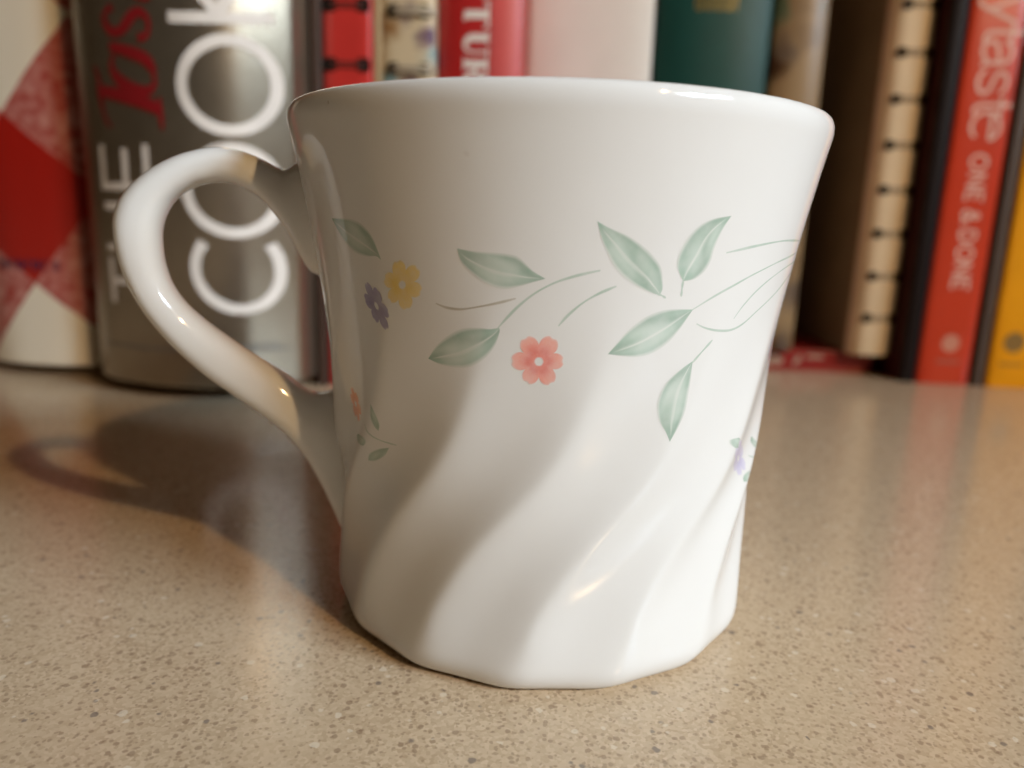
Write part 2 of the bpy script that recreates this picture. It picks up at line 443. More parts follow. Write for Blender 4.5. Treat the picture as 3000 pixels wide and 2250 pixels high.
FLOWER_COL = {'coral': (srgb(232, 118, 102)[:3], srgb(243, 162, 144)[:3]), 'yellow': (srgb(236, 202, 92)[:3], srgb(240, 212, 122)[:3]),
              'violet': (srgb(134, 124, 166)[:3], srgb(150, 142, 182)[:3]), 'orange': (srgb(236, 140, 96)[:3], srgb(240, 156, 118)[:3]),
              'violet_pale': (srgb(190, 184, 218)[:3], srgb(208, 204, 228)[:3])}
def printed_flower(Cn, A, B, petals, colname, ph):
    ca, cb = FLOWER_COL[colname]
    n, rings = 144, 14
    rnd = random.Random(int(Cn[0]*10)); plen = [rnd.uniform(.90, 1.06) for _ in range(petals)]; pw = [rnd.uniform(-.08, .08) for _ in range(petals)]
    vs, fs, cs = [], [], []
    hole = .15
    for i in range(rings+1):
        f = hole+(1-hole)*i/rings
        for k in range(n):
            q = 2*math.pi*k/n
            a_ = (q+ph)*petals/(2*math.pi); pi_ = round(a_) % petals
            lobe = abs(math.cos(math.pi*(a_+pw[pi_]*.4)))
            pr = (.60+.46*lobe**.56)*plen[pi_]-.06*max(0, lobe-.93)/.07
            rr = f if i == 0 else hole+(pr-hole)*i/rings
            u, v_ = rr*math.cos(q), rr*math.sin(q)
            th = Cn[0]+(A[0]-Cn[0])*u+(B[0]-Cn[0])*v_
            z = Cn[1]+(A[1]-Cn[1])*u+(B[1]-Cn[1])*v_
            vs.append(outer(th, z, .022))
            t = i/rings
            c = lerp(ca, cb, smooth01((t-.25)/.6)*(.55+.45*lobe))
            if colname in ('coral', 'orange'):
                c = lerp(c, srgb(222, 96, 84)[:3], .55*max(0, 1-abs(t-.30)/.16)*(.25+.75*lobe))
            c = lerp(c, ca, .45*smooth01((t-.75)/.2)*(1-lobe))
            c = lerp(c, ca, .5*max(0, (lobe-.9)/.1)*(1-t))
            c = lerp(c, GLAZE, .06+.10*rnd.random())
            if i == rings: c = lerp(c, GLAZE, .6)
            if i == rings-1: c = lerp(c, GLAZE, .12)
            if i == 0: c = lerp(c, GLAZE, .6)
            cs.append(c)
    for i in range(rings):
        for k in range(n):
            k2 = (k+1) % n
            fs.append((i*n+k, i*n+k2, (i+1)*n+k2, (i+1)*n+k))
    return mesh('printed_flower', vs, fs, M_PRINT, mug, colors=cs)

for k, (P, wd, br) in enumerate(DECAL_STEMS): printed_stem([tuple(p) for p in P], wd*1.25, br)
for k, (A, B) in enumerate(DECAL_LEAVES): printed_leaf([tuple(p) for p in A], [tuple(p) for p in B], 11+k, k >= 7)
for F in DECAL_FLOWERS: printed_flower(*F)
def glaze_speck(th, z, rad, col):
    vs, cs = [outer(th, z, .02)], [col]
    for i in range(14):
        q = 2*math.pi*i/14; k = rad*(1+.15*math.sin(2*q+th))
        vs.append(outer(th+math.degrees(k*math.cos(q)/r_out(z)), z+k*math.sin(q), .016)); cs.append(lerp(GLAZE, col, .2))
    return mesh('glaze_speck', vs, [(0, 1+i, 1+(i+1) % 14) for i in range(14)], M_PRINT, mug, colors=cs)
glaze_speck(-132.5, 82.9, .24, (.34, .30, .26)); glaze_speck(-104.4, 76.3, .42, (.70, .685, .66))

# ------------------------------------------------------------------ lettering
def stroke_mesh(name, strokes, place, mat, parent, half=None):
    """flat print: every stroke is a list of (u, v) or (u, v, halfwidth) laid on a surface by place(u, v)"""
    vs, fs = [], []
    for st in strokes:
        closed = st[0] == 'o'
        pts = st[1:] if closed else st
        fine = []                                    # short steps, so that the print follows a curved spine
        for i, p in enumerate(pts):
            fine.append(p)
            q = pts[(i+1) % len(pts)]
            if i == len(pts)-1 and not closed: break
            k = int(math.hypot(q[0]-p[0], q[1]-p[1])/1.2)
            fine += [lerp(p, q, j/(k+1)) for j in range(1, k+1)]
        pts = fine
        n = len(pts); base = len(vs)
        hw = [p[2] if len(p) > 2 else half for p in pts]
        for i in range(n):
            if closed: a, b = pts[i-1], pts[(i+1) % n]
            else: a, b = pts[max(i-1, 0)], pts[min(i+1, n-1)]
            dx, dy = b[0]-a[0], b[1]-a[1]; l = math.hypot(dx, dy) or 1
            nx, ny = -dy/l*hw[i], dx/l*hw[i]
            vs.append(place(pts[i][0]+nx, pts[i][1]+ny)); vs.append(place(pts[i][0]-nx, pts[i][1]-ny))
        for i in range(n if closed else n-1):
            a, b = base+2*i, base+2*((i+1) % n)
            fs.append((a, b, b+1, a+1))
    return mesh(name, vs, fs, mat, parent, smooth=True)

def arc(cx, cy, rx, ry, a0, a1, n=28):
    return [(cx+rx*math.cos(math.radians(a0+(a1-a0)*i/n)), cy+ry*math.sin(math.radians(a0+(a1-a0)*i/n))) for i in range(n+1)]
def ring(cx, cy, rx, ry, n=48):
    return ['o']+[(cx+rx*math.cos(2*math.pi*i/n), cy+ry*math.sin(2*math.pi*i/n)) for i in range(n)]
def line(a, b, n=2):
    return [lerp(a, b, i/n) for i in range(n+1)]

# ------------------------------------------------------------------ books
BOOKS = 'cookbooks standing in a row along the back of the counter'
M_PAGE = paper_mat('page_edges', (.62, .54, .40, 1), .8, .2, .15, 300)

def nearer(Y, yref=220):
    """scale from sizes taken at the back row's depth to a book standing nearer"""
    k = (Y-CAM_Y)/(yref-CAM_Y)
    return k, (lambda x: x*k), (lambda z: CAM_Z+(z-CAM_Z)*k)

def front_curve(x0, x1, yf, bulge, power=2.0, n=24, mid=None):
    mid = (x0+x1)/2 if mid is None else mid
    out = []
    for i in range(n+1):
        x = x0+(x1-x0)*i/n
        s = (x-mid)/((x1-mid) if x > mid else (mid-x0))
        out.append((x, yf+bulge*abs(s)**power))
    return out

def hardcover(name, label, x0, x1, yf, z0, z1, depth, mat, bulge=2.0, power=2.4, thick=2.6, board=None, group=BOOKS, page_in=5, cat='book', bev=.5):
    """spine, two cover boards and a page block; returns root and spine-surface function y(x)"""
    cx = (x0+x1)/2
    root = empty(name, (cx, yf, 0), label, cat, group)
    fc = front_curve(x0, x1, yf, bulge, power)
    poly = [(x-cx, y-yf) for x, y in fc]+[(x1-cx, bulge+thick), (x0-cx, bulge+thick)]
    v, f = prism(poly, z0, z1)
    sp = bevel(mesh('spine', v, f, mat, root, smooth=False), bev)
    sp.data.shade_smooth()
    bm = board or mat
    y0, y1 = bulge+thick+.3, depth
    b = min(2.4, (x1-x0)*.16)
    rbox('cover_board', x0-cx, x0-cx+b, y0, y1, z0, z1, bm, root)
    rbox('cover_board', x1-cx-b, x1-cx, y0, y1, z0, z1, bm, root)
    rbox('page_block', x0-cx+b+.2, x1-cx-b-.2, y0+.2, y1-4, z0+page_in, z1-page_in, M_PAGE, root, 0)
    def surf(x):
        mid = cx; s = (x-mid)/((x1-x0)/2); return bulge*min(abs(s), 1)**power
    def place(x, z): return (x-cx, surf(x)-.12, z)
    return root, place

TOP = 225
# -- gingham ring binder at the left end
def gingham_mat(ax, az):
    m, N, L, b = new_mat('gingham_print')
    tc = N.new('ShaderNodeTexCoord')
    sx = N.new('ShaderNodeSeparateXYZ'); L.new(tc.outputs['Object'], sx.inputs[0])
    def math_(op, a, bb=None, clamp=False):
        n = N.new('ShaderNodeMath'); n.operation = op; n.use_clamp = clamp
        for k, s in enumerate((a, bb)):
            if s is None: continue
            if isinstance(s, (int, float)): n.inputs[k].default_value = s
            else: L.new(s, n.inputs[k])
        return n.outputs[0]
    px = math_('ADD', sx.outputs[0], -ax*MM); pz = math_('ADD', sx.outputs[2], -az*MM)
    s1, s2 = (35.1, -28.1), (-28.1, -35.1)
    q = (35.1**2+28.1**2)*MM
    def coord(s): return math_('ADD', math_('MULTIPLY', px, s[0]/q), math_('MULTIPLY', pz, s[1]/q))
    ws = []
    n = N.new('ShaderNodeTexNoise'); n.inputs['Scale'].default_value = 260; n.inputs['Detail'].default_value = 3
    L.new(tc.outputs['Object'], n.inputs['Vector'])
    for s in (s1, s2):
        u = coord(s)
        md = math_('FLOORED_MODULO', u, 2.0)
        ws.append(math_('LESS_THAN', md, 1.0))
    tot = math_('ADD', ws[0], ws[1])
    def mix(f, a, bb):
        k = N.new('ShaderNodeMix'); k.data_type = 'RGBA'; L.new(f, k.inputs[0])
        for i, s in ((6, a), (7, bb)):
            if isinstance(s, tuple): k.inputs[i].default_value = s
            else: L.new(s, k.inputs[i])
        return k.outputs[2]
    pink = mix(math_('MULTIPLY', math_('SUBTRACT', n.outputs['Fac'], .32), 2.4, True), (.40, .045, .035, 1), (.62, .30, .26, 1))
    c1 = mix(math_('GREATER_THAN', tot, .5), (.86, .79, .65, 1), pink)
    c2 = mix(math_('GREATER_THAN', tot, 1.5), c1, (.40, .010, .005, 1))
    L.new(c2, b.inputs['Base Color'])
    b.inputs['Roughness'].default_value = .35
    b.inputs['Coat Weight'].default_value = .25; b.inputs['Coat Roughness'].default_value = .25
    return m

gx0, gx1, gy = -237, -177.6, 152
gcx = (gx0+gx1)/2
groot = empty('ring_binder', (gcx, gy, 0), 'red and cream gingham checked ring binder at the left end of the row', 'cookbook', BOOKS)
M_GING = gingham_mat(-206.4-gcx, 100.7)
ging_spline = _spline([-237, -235, -229, -220, -210, -199, -188, -181.5, -178.8, -177.6], [22, 16, 9.5, 4.8, 1.4, 0, .5, 1.5, 3.4, 8])
fc = [(gx0+(gx1-gx0)*i/56, ging_spline(gx0+(gx1-gx0)*i/56)) for i in range(57)]
v, f = prism([(x-gcx, y) for x, y in fc]+[(gx1-gcx, 28), (gx0-gcx, 28)], 4.8, 250)
sp = bevel(mesh('spine', v, f, M_GING, groot), 1.2, 3)
rbox('cover_board', gx0-gcx, gx0-gcx+3, 28.3, 190, 4.8, 250, M_GING, groot)
rbox('cover_board', gx1-gcx-3, gx1-gcx, 28.3, 190, 4.8, 250, M_GING, groot)
rbox('page_block', gx0-gcx+4, gx1-gcx-4, 30, 185, 0, 240, M_PAGE, groot, 0)
M_NAVY = paper_mat('navy_print', (.035, .02, .06, 1), .5)
st = []
x = -217.5
for k in range(12):
    st.append(line((x, 42.6), (x, 46.4)))
    if k % 3 == 0: st.append(line((x, 44.5), (x+1.2, 44.5)))
    if k % 3 == 1: st.append(line((x, 46.2), (x+1.2, 46.2)))
    if k % 3 == 2: st.append(line((x+1.2, 42.6), (x+1.2, 46.4)))
    x += 2.25 if k != 10 else 4
stroke_mesh('lettering', st, lambda x, z: (x-gcx, ging_spline(x)-.15, z), M_NAVY, groot, .34)

# -- silver binder
sx0, sx1, syf = -168.5, -91.6, 124.0
M_SILVER = paper_mat('silver_foil_board', (.36, .30, .225, 1), .28, .5, .05, 90, 0.0, .25, .85)
scx = (sx0+sx1)/2
sroot = empty('silver_binder', (scx, syf, 0), 'thick silver cookbook binder with white and red lettering behind the mug handle', 'cookbook', BOOKS)
silver_spline = _spline([-168.5, -164, -158, -150, -137, -127, -121, -115, -107, -101, -96, -92.6, -91.6],
                        [16.2, 12.4, 8.4, 5.0, 1.3, .1, .3, 1.8, 5.8, 10.6, 15.0, 18.1, 19.0])
def silver_y(x): return silver_spline(min(max(x, sx0), sx1))
fcs = [sx0+(sx1-sx0)*i/72 for i in range(73)]
v, f = prism([(x-scx, silver_y(x)) for x in fcs]+[(sx1-scx, 27), (sx0-scx, 27)], 4.8, 262)
sp = bevel(mesh('spine', v, f, M_SILVER, sroot), 1.4, 3)
rbox('cover_board', sx0-scx, sx0-scx+3, 27.3, 205, 4.8, 262, M_SILVER, sroot)
rbox('cover_board', sx1-scx-3, sx1-scx, 27.3, 205, 4.8, 262, M_SILVER, sroot)
rbox('page_block', sx0-scx+5, sx1-scx-5, 42, 198, 0, 252, M_PAGE, sroot, 0)
M_WHITE_INK = paper_mat('white_ink', (.80, .74, .68, 1), .5, .3)
M_RED_INK = paper_mat('red_ink', (.26, .008, .012, 1), .4)
def splace(x, z): return (x-scx, silver_y(x)-.32, z)
big = [["o",[-96.5,109.9],[-96.7,112.7],[-97.4,115.4],[-98.6,117.8],[-100.2,119.8],[-102.1,121.3],[-104.3,122.3],[-106.6,122.7],[-109.3,122.7],[-111.9,122.2],[-114.4,121.1],[-116.9,119.7],[-119.1,117.8],[-120.9,115.6],[-122.3,113.1],[-123.2,110.4],[-123.5,107.7],[-123.2,104.9],[-122.3,102.3],[-120.9,99.8],[-119.1,97.7],[-116.9,96.0],[-114.4,94.8],[-111.9,94.1],[-109.3,94.0],[-106.6,94.4],[-104.3,95.4],[-102.1,96.9],[-100.2,98.9],[-98.6,101.3],[-97.4,104.0],[-96.7,106.9]],["o",[-96.7,74.4],[-96.9,77.2],[-97.6,80.0],[-98.8,82.5],[-100.4,84.6],[-102.3,86.3],[-104.5,87.5],[-106.8,88.2],[-109.5,88.4],[-112.1,88.0],[-114.6,87.1],[-117.1,85.8],[-119.3,84.0],[-121.1,81.9],[-122.6,79.5],[-123.5,76.8],[-123.8,74.1],[-123.5,71.4],[-122.6,68.8],[-121.1,66.4],[-119.3,64.2],[-117.1,62.5],[-114.6,61.2],[-112.1,60.3],[-109.5,60.0],[-106.8,60.2],[-104.5,61.0],[-102.3,62.3],[-100.4,64.0],[-98.8,66.2],[-97.6,68.7],[-96.9,71.5]],[[-119.0,56.7],[-120.4,54.8],[-121.4,52.6],[-122.1,50.3],[-122.3,47.9],[-122.1,45.5],[-121.4,43.2],[-120.4,41.0],[-119.0,39.0],[-117.4,37.2],[-115.4,35.8],[-113.4,34.6],[-111.3,33.9],[-109.1,33.5],[-106.9,33.6],[-104.9,34.0],[-103.0,34.8],[-101.3,36.1],[-99.9,37.7],[-98.7,39.6],[-97.8,41.8],[-97.3,44.2],[-97.1,46.7],[-97.3,49.3],[-97.8,51.7],[-98.7,54.1],[-99.9,56.2]],[[-126.8,128.2],[-123.9,128.2],[-121.0,128.3],[-118.4,128.4],[-115.7,128.6],[-113.2,128.8],[-110.7,129.1],[-108.2,129.4],[-105.9,129.7],[-103.6,130.1],[-101.2,130.6],[-98.9,131.1],[-96.6,131.5]],[[-111.7,130.6],[-113.5,132.7],[-115.3,134.7],[-117.3,136.9],[-119.2,139.0],[-121.2,141.2]],[[-111.7,130.6],[-109.7,133.4],[-107.6,136.2],[-105.7,139.1],[-103.8,142.0],[-101.9,145.0],[-100.0,148.1],[-98.1,151.2]]]
# k's arms, then the I-bar letters of the heading
stroke_mesh('lettering', big, splace, M_WHITE_INK, sroot, 1.8)
the = [[[-156.1,34.1],[-156.1,42.1],[-156.1,50.1]],[[-156.1,41.9],[-151.9,42.0],[-148.0,42.2],[-144.2,42.3],[-140.5,42.4],[-136.8,42.5]],[[-157.4,53.7],[-152.9,53.8],[-148.6,53.9],[-144.7,53.9],[-140.7,54.0],[-136.8,54.1]],[[-157.4,68.0],[-152.9,68.0],[-148.6,68.1],[-144.7,68.1],[-140.7,68.1],[-136.8,68.1]],[[-146.9,53.9],[-146.9,61.0],[-146.9,68.1]],[[-158.1,74.6],[-153.4,74.6],[-149.0,74.6],[-144.9,74.6],[-140.8,74.5],[-136.8,74.5]],[[-156.6,74.6],[-156.6,81.5],[-156.6,88.4]],[[-146.7,74.6],[-146.7,80.9],[-146.7,87.2]],[[-138.0,74.5],[-138.0,81.5],[-138.0,88.5]]]
stroke_mesh('lettering', the, splace, M_WHITE_INK, sroot, 1.25)
def tp(P): return [(p[0], p[1], p[2]) for p in P]
taste = [[[-156.9,113.9,0.51],[-156.6,113.2,0.53],[-156.1,112.2,0.57],[-155.7,111.1,0.61],[-155.4,109.9,0.66],[-155.3,108.9,0.73],[-155.3,107.8,0.81],[-155.4,106.6,0.89],[-155.4,105.5,0.92],[-155.2,104.4,0.89],[-155.0,103.2,0.81],[-154.8,102.1,0.73],[-154.6,101.0,0.66],[-154.4,100.0,0.63],[-154.2,99.0,0.6],[-154.0,98.0,0.59],[-153.7,97.1,0.56],[-153.2,96.2,0.52],[-152.6,95.4,0.48],[-151.9,94.6,0.44],[-151.5,94.1,0.41]],[[-154.7,106.0,1.94],[-152.9,105.6,1.98],[-150.3,105.1,2.04],[-147.7,104.5,2.1],[-145.2,103.9,2.14],[-142.8,103.4,2.16],[-140.5,102.8,2.16],[-138.2,102.1,2.16],[-136.4,101.6,2.14],[-134.8,101.0,2.1],[-133.5,100.5,2.04],[-132.4,100.0,1.98],[-131.7,99.7,1.94]],[[-131.4,103.7,0.41],[-131.3,102.8,0.51],[-131.3,101.4,0.66],[-131.3,99.8,0.8],[-131.3,98.4,0.87],[-131.2,97.0,0.82],[-131.1,95.5,0.69],[-131.0,94.2,0.55],[-130.9,93.3,0.46]],[[-149.5,120.0,1.22],[-148.0,119.6,1.37],[-145.9,119.0,1.59],[-143.6,118.3,1.8],[-141.6,117.7,1.94],[-139.9,117.2,1.99],[-138.4,116.7,1.99],[-136.9,116.2,1.94],[-135.8,115.7,1.83],[-134.9,115.1,1.65],[-134.1,114.5,1.4],[-133.5,113.9,1.13],[-133.1,113.3,0.92],[-132.8,112.5,0.76],[-132.6,111.6,0.63],[-132.6,110.7,0.53],[-132.5,110.2,0.46]],[[-146.9,118.2,0.51],[-147.3,117.7,0.54],[-148.0,116.9,0.57],[-148.7,116.0,0.63],[-149.1,115.2,0.71],[-149.2,114.3,0.84],[-149.1,113.5,0.99],[-148.9,112.6,1.16],[-148.5,111.7,1.32],[-147.9,110.8,1.49],[-147.1,109.9,1.66],[-146.2,109.0,1.82],[-145.2,108.2,1.94],[-144.0,107.4,2.01],[-142.6,106.8,2.06],[-141.2,106.2,2.07],[-139.8,105.8,2.04],[-138.5,105.5,1.94],[-137.2,105.4,1.78],[-136.0,105.4,1.6],[-135.0,105.6,1.43],[-134.2,106.1,1.25],[-133.5,106.7,1.07],[-132.9,107.5,0.9],[-132.6,108.2,0.76],[-132.6,109.0,0.67],[-132.7,109.9,0.6],[-133.0,110.8,0.55],[-133.4,111.6,0.51],[-134.2,112.4,0.47],[-135.2,113.2,0.44],[-136.2,113.8,0.42],[-136.9,114.3,0.41]],[[-147.3,131.9,1.32],[-147.9,131.6,1.19],[-148.8,131.2,1.0],[-149.7,130.7,0.82],[-150.3,130.1,0.71],[-150.7,129.5,0.72],[-150.9,128.7,0.8],[-150.8,128.0,0.91],[-150.6,127.2,1.02],[-150.3,126.5,1.12],[-149.8,125.7,1.23],[-149.1,125.0,1.34],[-148.5,124.5,1.43],[-147.7,124.2,1.47],[-146.9,124.0,1.49],[-146.0,123.9,1.5],[-145.2,124.0,1.53],[-144.4,124.4,1.58],[-143.6,124.9,1.64],[-142.9,125.5,1.69],[-142.2,126.1,1.73],[-141.6,126.7,1.75],[-141.0,127.5,1.76],[-140.4,128.1,1.75],[-139.8,128.7,1.73],[-139.1,129.2,1.7],[-138.4,129.5,1.67],[-137.6,129.8,1.61],[-136.9,129.8,1.53],[-136.2,129.6,1.39],[-135.4,129.2,1.22],[-134.7,128.7,1.05],[-134.2,128.1,0.92],[-133.9,127.4,0.84],[-133.7,126.5,0.79],[-133.6,125.6,0.76],[-133.7,124.8,0.76],[-133.9,124.1,0.79],[-134.2,123.4,0.85],[-134.6,122.8,0.93],[-135.0,122.4,1.02],[-135.7,122.1,1.14],[-136.4,122.0,1.29],[-137.2,122.1,1.43],[-137.8,122.1,1.53]],[[-151.3,141.9,0.61],[-149.4,141.1,0.88],[-146.7,140.0,1.29],[-144.0,138.8,1.68],[-141.6,137.8,1.94],[-139.8,136.9,2.01],[-138.2,136.1,1.97],[-136.9,135.5,1.87],[-135.8,135.0,1.73],[-134.9,134.5,1.54],[-134.2,134.1,1.29],[-133.6,133.8,1.02],[-133.2,133.9,0.81],[-132.9,134.6,0.67],[-132.9,135.8,0.55],[-132.9,137.0,0.47],[-132.9,137.8,0.41]]]
stroke_mesh('lettering', taste, splace, M_RED_INK, sroot, 1.5)
M_RULE = paper_mat('grey_ink', (.26, .25, .24, 1), .4, .5, .05, 60, 0, 0, .7)
stroke_mesh('rule', [line((-163, 18.7), (-96, 18.5), 60)], splace, M_RULE, sroot, .35)
tick = []
x = -114
while x < -98:
    tick.append(line((x, 19.4), (x, 21.0))); x += random.choice((.9, 1.1, 1.6))
stroke_mesh('lettering', tick, splace, M_RULE, sroot, .28)

# -- thin dark brown book
hardcover('brown_book', 'narrow dark brown book spine between the silver binder and the red wire-bound book', -91.4, -87.2, 158, 0, TOP, 150, paper_mat('brown_cloth', (.05, .024, .015, 1), .6), .6)

# -- wire bound books
M_WIRE = paper_mat('black_wire', (.03, .03, .032, 1), .35, .5)
M_WIRE_GREY = paper_mat('grey_wire', (.30, .25, .18, 1), .4, .5, .05, 60, 0, 0, .2)
M_HOLE = paper_mat('hole_shadow', (.012, .009, .007, 1), .9, .1)  # near-black colour stands in for the shade inside the binding holes

def tube(path, rad, n=8):
    vs, fs = [], []
    for i, p in enumerate(path):
        a = Vector(path[max(i-1, 0)]); b = Vector(path[min(i+1, len(path)-1)])
        t = (b-a).normalized()
        s = t.cross(Vector((0, 0, 1))); s = s.normalized() if s.length > 1e-6 else Vector((1, 0, 0))
        u = t.cross(s)
        for k in range(n):
            q = 2*math.pi*k/n
            w_ = Vector(p)+s*rad*math.cos(q)+u*rad*math.sin(q)
            vs.append(tuple(w_))
    for i in range(len(path)-1):
        for k in range(n):
            k2 = (k+1) % n
            fs.append((i*n+k, i*n+k2, (i+1)*n+k2, (i+1)*n+k))
    fs.append(tuple(range(n-1, -1, -1))); m_ = (len(path)-1)*n; fs.append(tuple(range(m_, m_+n)))
    return vs, fs

def join(parts):
    V_, F_ = [], []
    for v, f in parts:
        b = len(V_); V_ += v; F_ += [tuple(i+b for i in q) for q in f]
    return V_, F_

def slot_geo(cx, z, hw, hh, y):
    """oblong plug with rounded ends, slightly proud, for the painted shade of a hole"""
    pts = []
    for i in range(16):
        q = 2*math.pi*i/16
        pts.append((cx+hw*math.copysign(abs(math.cos(q))**.6, math.cos(q)), z+hh*math.copysign(abs(math.sin(q))**.6, math.sin(q))))
    n = len(pts)
    v = [(x, y-.25, zz) for x, zz in pts]+[(cx+(x-cx)*.8, y+.9, z+(zz-z)*.8) for x, zz in pts]
    f = [(i, (i+1) % n, n+(i+1) % n, n+i) for i in range(n)]+[tuple(range(n)), tuple(range(2*n-1, n-1, -1))]
    return v, f

def wire_bound(name, label, x0, x1, yf, z0, z1, depth, mat, side, holes, zs, wire, bulge, hole_size=(1.7, 1.7), arcdepth=1.2, reach=0, group=BOOKS, power=4.0, gauge=.42):
    cx = (x0+x1)/2
    root = empty(name, (cx, yf, 0), label, 'cookbook', group)
    fc = front_curve(x0, x1, 0, bulge, power, 28)
    v, f = prism([(x-cx, y) for x, y in fc]+[(x1-cx, bulge+2.2), (x0-cx, bulge+2.2)], z0, z1)
    bevel(mesh('spine', v, f, mat, root), .8, 3)
    rbox('cover_board', x0-cx, x0-cx+1.2, bulge+2.4, depth, z0, z1, side, root)
    rbox('cover_board', x1-cx-1.2, x1-cx, bulge+2.4, depth, z0, z1, side, root)
    rbox('page_block', x0-cx+1.6, x1-cx-1.6, bulge+3, depth-3, z0+2, z1-2, M_PAGE, root, 0)
    hgeo = None; wgeo = None
    surf = lambda x: bulge*abs((x-cx)/((x1-x0)/2))**power
    for z in zs:
        for hx in holes:
            v, f = slot_geo(hx-cx, z, *hole_size, surf(hx))
            mesh('binding_hole_shade', v, f, M_HOLE, root, smooth=False)
        loops = []
        for dz in (-.8, .8):
            path = []
            a, b = holes[0]-cx, holes[-1]-cx+reach
            for i in range(15):
                t = i/14
                xx = a+(b-a)*t
                path.append((xx, surf(min(xx+cx, x1))*1.0-arcdepth*math.sin(math.pi*t)**.6+.1, z+dz))
            loops.append(tube(path, gauge))
        v, f = join(loops)
        mesh('wire_ring', v, f, wire, root)
    return root

M_RED_GLOSS = paper_mat('red_gloss_card', (.56, .035, .028, 1), .3, .5, .05, 60, .3)
M_TAN = paper_mat('tan_card', (.42, .29, .15, 1), .6)
k3, kx, kz = nearer(160)
zs3 = [kz(156.4-24.5*k) for k in range(-2, 5)]
wire_bound('wire_bound_cookbook', 'glossy red wire-bound cookbook right beside the silver binder', kx(-105.2), kx(-82.4), 160, 0, TOP, 160, M_RED_GLOSS, M_RED_GLOSS, (kx(-101.2), kx(-86.4)), zs3, paper_mat('dull_red_wire', (.14, .03, .025, 1), .35), 1.3, (2.7, 2.5), .35)
hardcover('tan_card_folder', 'thin tan cardboard cover between the red wire-bound and the flowery wire-bound book', kx(-82.1), kx(-79.2), 161, 0, TOP, 150, M_TAN, .4)

def floral_mat(name, cols, scale):
    m, N, L, b = new_mat(name)
    tc = N.new('ShaderNodeTexCoord')
    n = N.new('ShaderNodeTexNoise'); n.inputs['Scale'].default_value = scale*1.4; n.inputs['Detail'].default_value = 2
    L.new(tc.outputs['Object'], n.inputs['Vector'])
    vm = N.new('ShaderNodeVectorMath'); vm.operation = 'MULTIPLY_ADD'; vm.inputs[1].default_value = (.012, .012, .012)
    L.new(n.outputs['Color'], vm.inputs[0]); L.new(tc.outputs['Object'], vm.inputs[2])
    vo = N.new('ShaderNodeTexVoronoi'); vo.inputs['Scale'].default_value = scale
    L.new(vm.outputs[0], vo.inputs['Vector'])
    sp = N.new('ShaderNodeSeparateColor'); L.new(vo.outputs['Color'], sp.inputs[0])
    r = N.new('ShaderNodeValToRGB'); r.color_ramp.interpolation = 'CONSTANT'
    els = r.color_ramp.elements
    els[0].position = 0; els[0].color = (*cols[0], 1); els[1].position = .42; els[1].color = (*cols[1], 1)
    for k, cc in enumerate(cols[2:]):
        e = els.new(.58+.11*k); e.color = (*cc, 1)
    L.new(sp.outputs[0], r.inputs[0])
    pale = N.new('ShaderNodeMix'); pale.data_type = 'RGBA'
    mr = N.new('ShaderNodeMapRange'); mr.inputs[1].default_value = .25; mr.inputs[2].default_value = .75
    L.new(vo.outputs['Distance'], mr.inputs[0]); L.new(mr.outputs[0], pale.inputs[0])
    L.new(r.outputs[0], pale.inputs[6]); pale.inputs[7].default_value = (*cols[0], 1)
    L.new(pale.outputs[2], b.inputs['Base Color']); b.inputs['Roughness'].default_value = .4
    return m
M_FLORAL = floral_mat('flower_print', [(.60, .48, .31), (.50, .38, .24), (.09, .03, .085), (.30, .15, .05), (.20, .31, .32), (.10, .05, .07)], 110)
M_RING_PALE = paper_mat('pale_plastic_ring', (.55, .47, .35, 1), .3)
k4, kx, kz = nearer(163)
zs4 = [kz(154.2-23.6*k) for k in range(-2, 5)]
wire_bound('wire_bound_cookbook', 'cream flower-printed wire-bound cookbook with pale rings left of the red hardback', kx(-78.6), kx(-55.0), 163, 0, TOP, 160, M_FLORAL, M_FLORAL, (kx(-73.0), kx(-59.4)), zs4, M_RING_PALE, 1.8, (2.3, 2.4), 1.6, 4.6, gauge=.62)

# -- red hardback with white title
M_RED_CLOTH = paper_mat('red_cover', (.46, .018, .018, 1), .38, .5, .05, 60, .15)
k5, kx, kz = nearer(167)
rr, pl = hardcover('red_hardback', 'red hardback with white serif capitals running down its spine, above the mug rim', kx(-53.6), kx(-16.6), 167, 0, TOP, 160, M_RED_CLOTH, 3.4, 2.6)
tur = [tp([(-41.6, 153.6, .5), (-41.6, 151.0, .5)]),
       [(-41.8, 153.6, 1.7), (-31.2, 153.6, 1.7)], [(-31.4, 148.6, .5), (-31.4, 158.8, .5)], [(-33.4, 148.9, .5), (-31.2, 148.9, .5)], [(-33.4, 158.5, .5), (-31.2, 158.5, .5)],
       [(-31.2, 144.3, 1.6), (-38.5, 144.3, 1.6), (-40.6, 143.2, 1.3), (-41.5, 141, .8), (-40.4, 138.9, .6), (-38, 138.3, .5), (-31.2, 138.3, .5)],
       [(-31.3, 147, .4), (-31.3, 141.8, .4)], [(-31.3, 140.2, .4), (-31.3, 136.4, .4)],
       [(-41.8, 133.4, 1.6), (-31.2, 133.4, 1.6)], [(-31.5, 136, .4), (-31.5, 131, .5), (-32.4, 128.4, 1.0), (-34.4, 127.6, 1.4), (-36.2, 129, 1.0), (-36.7, 133.4, .5)], [(-36.6, 131, .7), (-41.6, 126.6, 1.5)],
       [(-41.6, 136, .4), (-41.6, 131, .4)]]
tur = [[(kx(q[0]), kz(q[1]), q[2]*k5) for q in s] for s in tur]
stroke_mesh('lettering', tur, pl, M_WHITE_INK, rr, .5)
M_ROSE = paper_mat('rose_band', (.58, .08, .075, 1), .38)
v, f = [], []
zz = [2, TOP-2]; xs = [kx(-30.2+(-17.4+30.2)*i/12) for i in range(13)]
